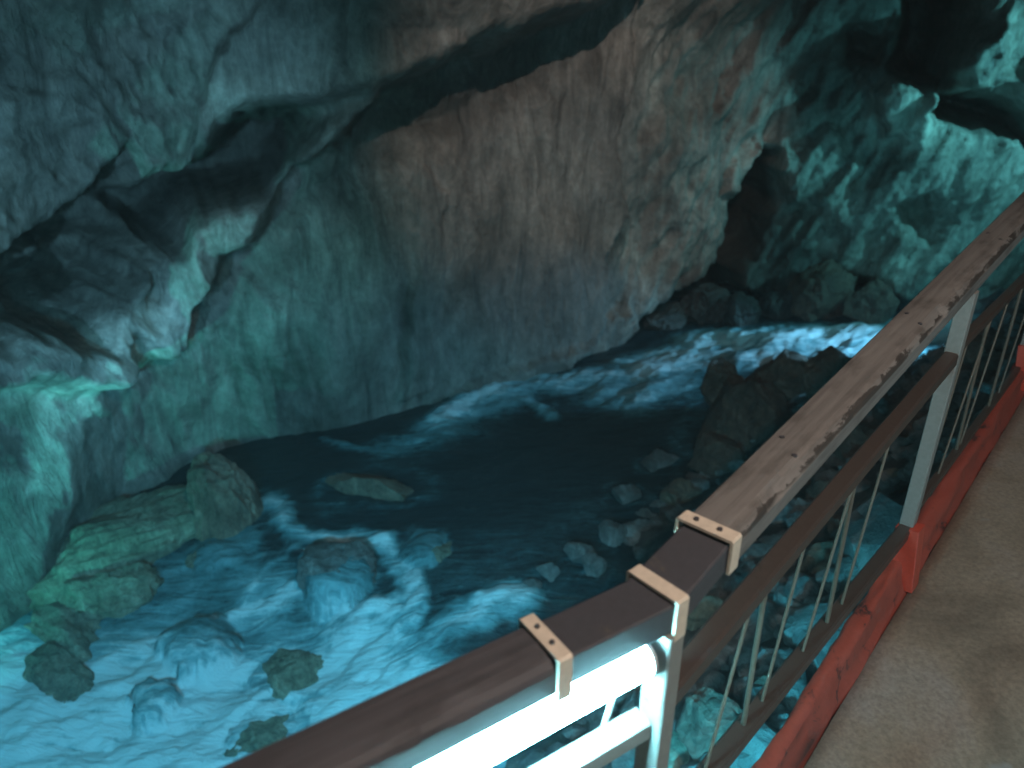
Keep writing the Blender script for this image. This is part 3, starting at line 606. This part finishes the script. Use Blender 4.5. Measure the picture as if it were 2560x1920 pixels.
# posts
def post(a,off=-.02,foot=True):
    up=bar('post',fr(a,off,.215),fr(a,off,HT-BH-.001),.048,.05,M['post'],rl,up=VH,bev=.003)
    if foot:
        f=bar('post_foot',fr(a-.03,off+.045,-.01),fr(a-.012,off+.012,.235),.080,.080,M['foot'],rl,up=VH,bev=.003); f['label']='red painted foot of the post'
for a in (-1.80,0.0,1.84,3.68): post(a)
NQ=JR-ND*1.9
bar('post',(NQ[0]+NP[0]*.045,NQ[1]+NP[1]*.045,-.1),(NQ[0]+NP[0]*.045,NQ[1]+NP[1]*.045,1.146-BH-.001),.048,.05,M['post'],rl,up=ND,bev=.003)
# rails: middle and bottom, bay by bay
def rail(name,a0,h0,a1,h1,w,off=-.02,mat='rail'):
    return bar(name,fr(a0,off,h0),fr(a1,off,h1),w,w,M[mat],rl,bev=.006)
rail('middle_rail',-1.776,.955,-.026,.905,.046); rail('bottom_rail',-1.776,.52,-.026,.215,.046)
rail('middle_rail',.026,.925,1.816,.755,.036); rail('bottom_rail',.026,.275,1.816,.11,.032)
rail('middle_rail',1.866,.75,3.654,.74,.036); rail('bottom_rail',1.866,.13,3.654,.12,.032)
# rods
RODS=[(-1.54,-1.42),(-1.345,-1.36),(-1.24,-1.14),(-.98,-.84),(-.80,-.84),(-.68,-.56),(.12,.20),(.34,.56),(.60,.50),(.66,.84),(1.15,1.1),(1.35,1.52)]
for k,(a0,a1) in enumerate(RODS):
    if a0<0: h0=.215-.174*a0+.02; h1=.905-.0286*a1-.02
    else: h0=.275-.092*a0+.014; h1=.925-.095*a1-.016
    rod('rod',fr(a0,-.02,h0),fr(a1,-.02,h1),.0065 if k in (1,4,8,10) else .0042,M['rod'],rl)
# middle rail of the near section
m0=np.array([.235,.99,.86]); 
bar('middle_rail',m0-ND*2.4-np.array([0,0,.0]),m0+ND*0.0,.046,.046,M['post'],rl,bev=.006)
bar('bottom_rail',m0-ND*2.4-np.array([0,0,.42]),m0-np.array([0,0,.42]),.04,.04,M['rail'],rl,bev=.006)
# ------------------------------------------------------------------ tube lamp on the railing
tl0=np.array([.2185,.957,1.030])+ND*.012+NP*.018; TD=ND
tube=empty('tube_lamp',tuple(tl0),'glowing white cyan tube lamp clipped under the near handrail beside the first post','lamp')
E_TUBE=emit('tube_glow',(.30,.86,1.0),TUBE_S)
rod('tube',tl0-TD*1.5,tl0,.036,E_TUBE,tube,24)
rod('end_cap',tl0,tl0+TD*.008,.0362,M['housing'],tube,20)
for e in (.05,1.0):
    c=tl0-TD*e; bar('clip',c+np.array([0,0,.022]),c+np.array([0,0,.031]),.02,.02,M['joint'],tube,up=ND)
rod('hanger',tl0-TD*.045+np.array([0,0,-.02]),tl0-TD*.045+np.array([0,0,-.17])+NP*.03,.006,M['housing'],tube)
# ------------------------------------------------------------------ flood lamps (fixtures on the rocks and railing, and added fill lamps)
def flood(loc,target,energy,col,angle,size,label,blend=.6,soft=.05):
    loc=Vector(loc); d=(Vector(target)-loc).normalized(); q=d.to_track_quat('-Z','Y')
    e=bpy.data.objects.new('flood_or_fill_lamp',None); e.location=loc; e.rotation_euler=q.to_euler(); link(e); tag(e,label,'lamp','flood lamps lighting the gorge')
    def pc(name,V,F,mat):
        me=bpy.data.meshes.new(name); me.from_pydata(V,[],F); me.materials.append(mat); o=bpy.data.objects.new(name,me); link(o,e); return o
    s=size
    V=[(-s,-s*.7,0),(s,-s*.7,0),(s,s*.7,0),(-s,s*.7,0),(-s*.7,-s*.5,s*.6),(s*.7,-s*.5,s*.6),(s*.7,s*.5,s*.6),(-s*.7,s*.5,s*.6)]
    pc('housing',V,[(4,5,6,7),(0,4,7,3),(1,2,6,5),(0,1,5,4),(3,7,6,2),(0,3,2,1)],M['joint'])
    pc('glass',[(-s*.9,-s*.6,-.004),(s*.9,-s*.6,-.004),(s*.9,s*.6,-.004),(-s*.9,s*.6,-.004)],[(0,3,2,1)],emit('flood_glass',col,2))
    pc('yoke',[(-s*1.1,-.01,.3*s),(-s*1.1,.01,.3*s),(-s*1.1,.01,1.3*s),(-s*1.1,-.01,1.3*s),(s*1.1,-.01,.3*s),(s*1.1,.01,.3*s),(s*1.1,.01,1.3*s),(s*1.1,-.01,1.3*s)],[(0,1,2,3),(4,5,6,7),(3,2,6,7)],M['joint'])
    l=bpy.data.lights.new('flood_light','SPOT'); l.energy=energy; l.color=col; l.spot_size=R(angle); l.spot_blend=blend; l.shadow_soft_size=soft
    o=bpy.data.objects.new('flood_light',l); o.location=loc+d*.02; o.rotation_euler=q.to_euler(); link(o)
for a in FLOODS: flood(*a)

# ------------------------------------------------------------------ thin haze added for lamp glow and lifted shadows
m=bpy.data.materials.new('glow_haze'); m.use_nodes=True; t=m.node_tree
for n_ in list(t.nodes):
    if n_.type!='OUTPUT_MATERIAL': t.nodes.remove(n_)
pv=t.nodes.new('ShaderNodeVolumePrincipled'); pv.inputs['Color'].default_value=(.85,.93,.95,1); pv.inputs['Density'].default_value=.0028
t.links.new(pv.outputs[0],t.nodes['Material Output'].inputs['Volume'])
V=[(x,y,z) for z in (-6.2,7.2) for x,y in ((-11,-5),(17,-5),(17,17),(-11,17))]
hz=mesh_obj('added_glow_haze',V,[(3,2,1,0),(4,5,6,7),(0,1,5,4),(1,2,6,5),(2,3,7,6),(3,0,4,7)],m); tag(hz,kind='stuff')
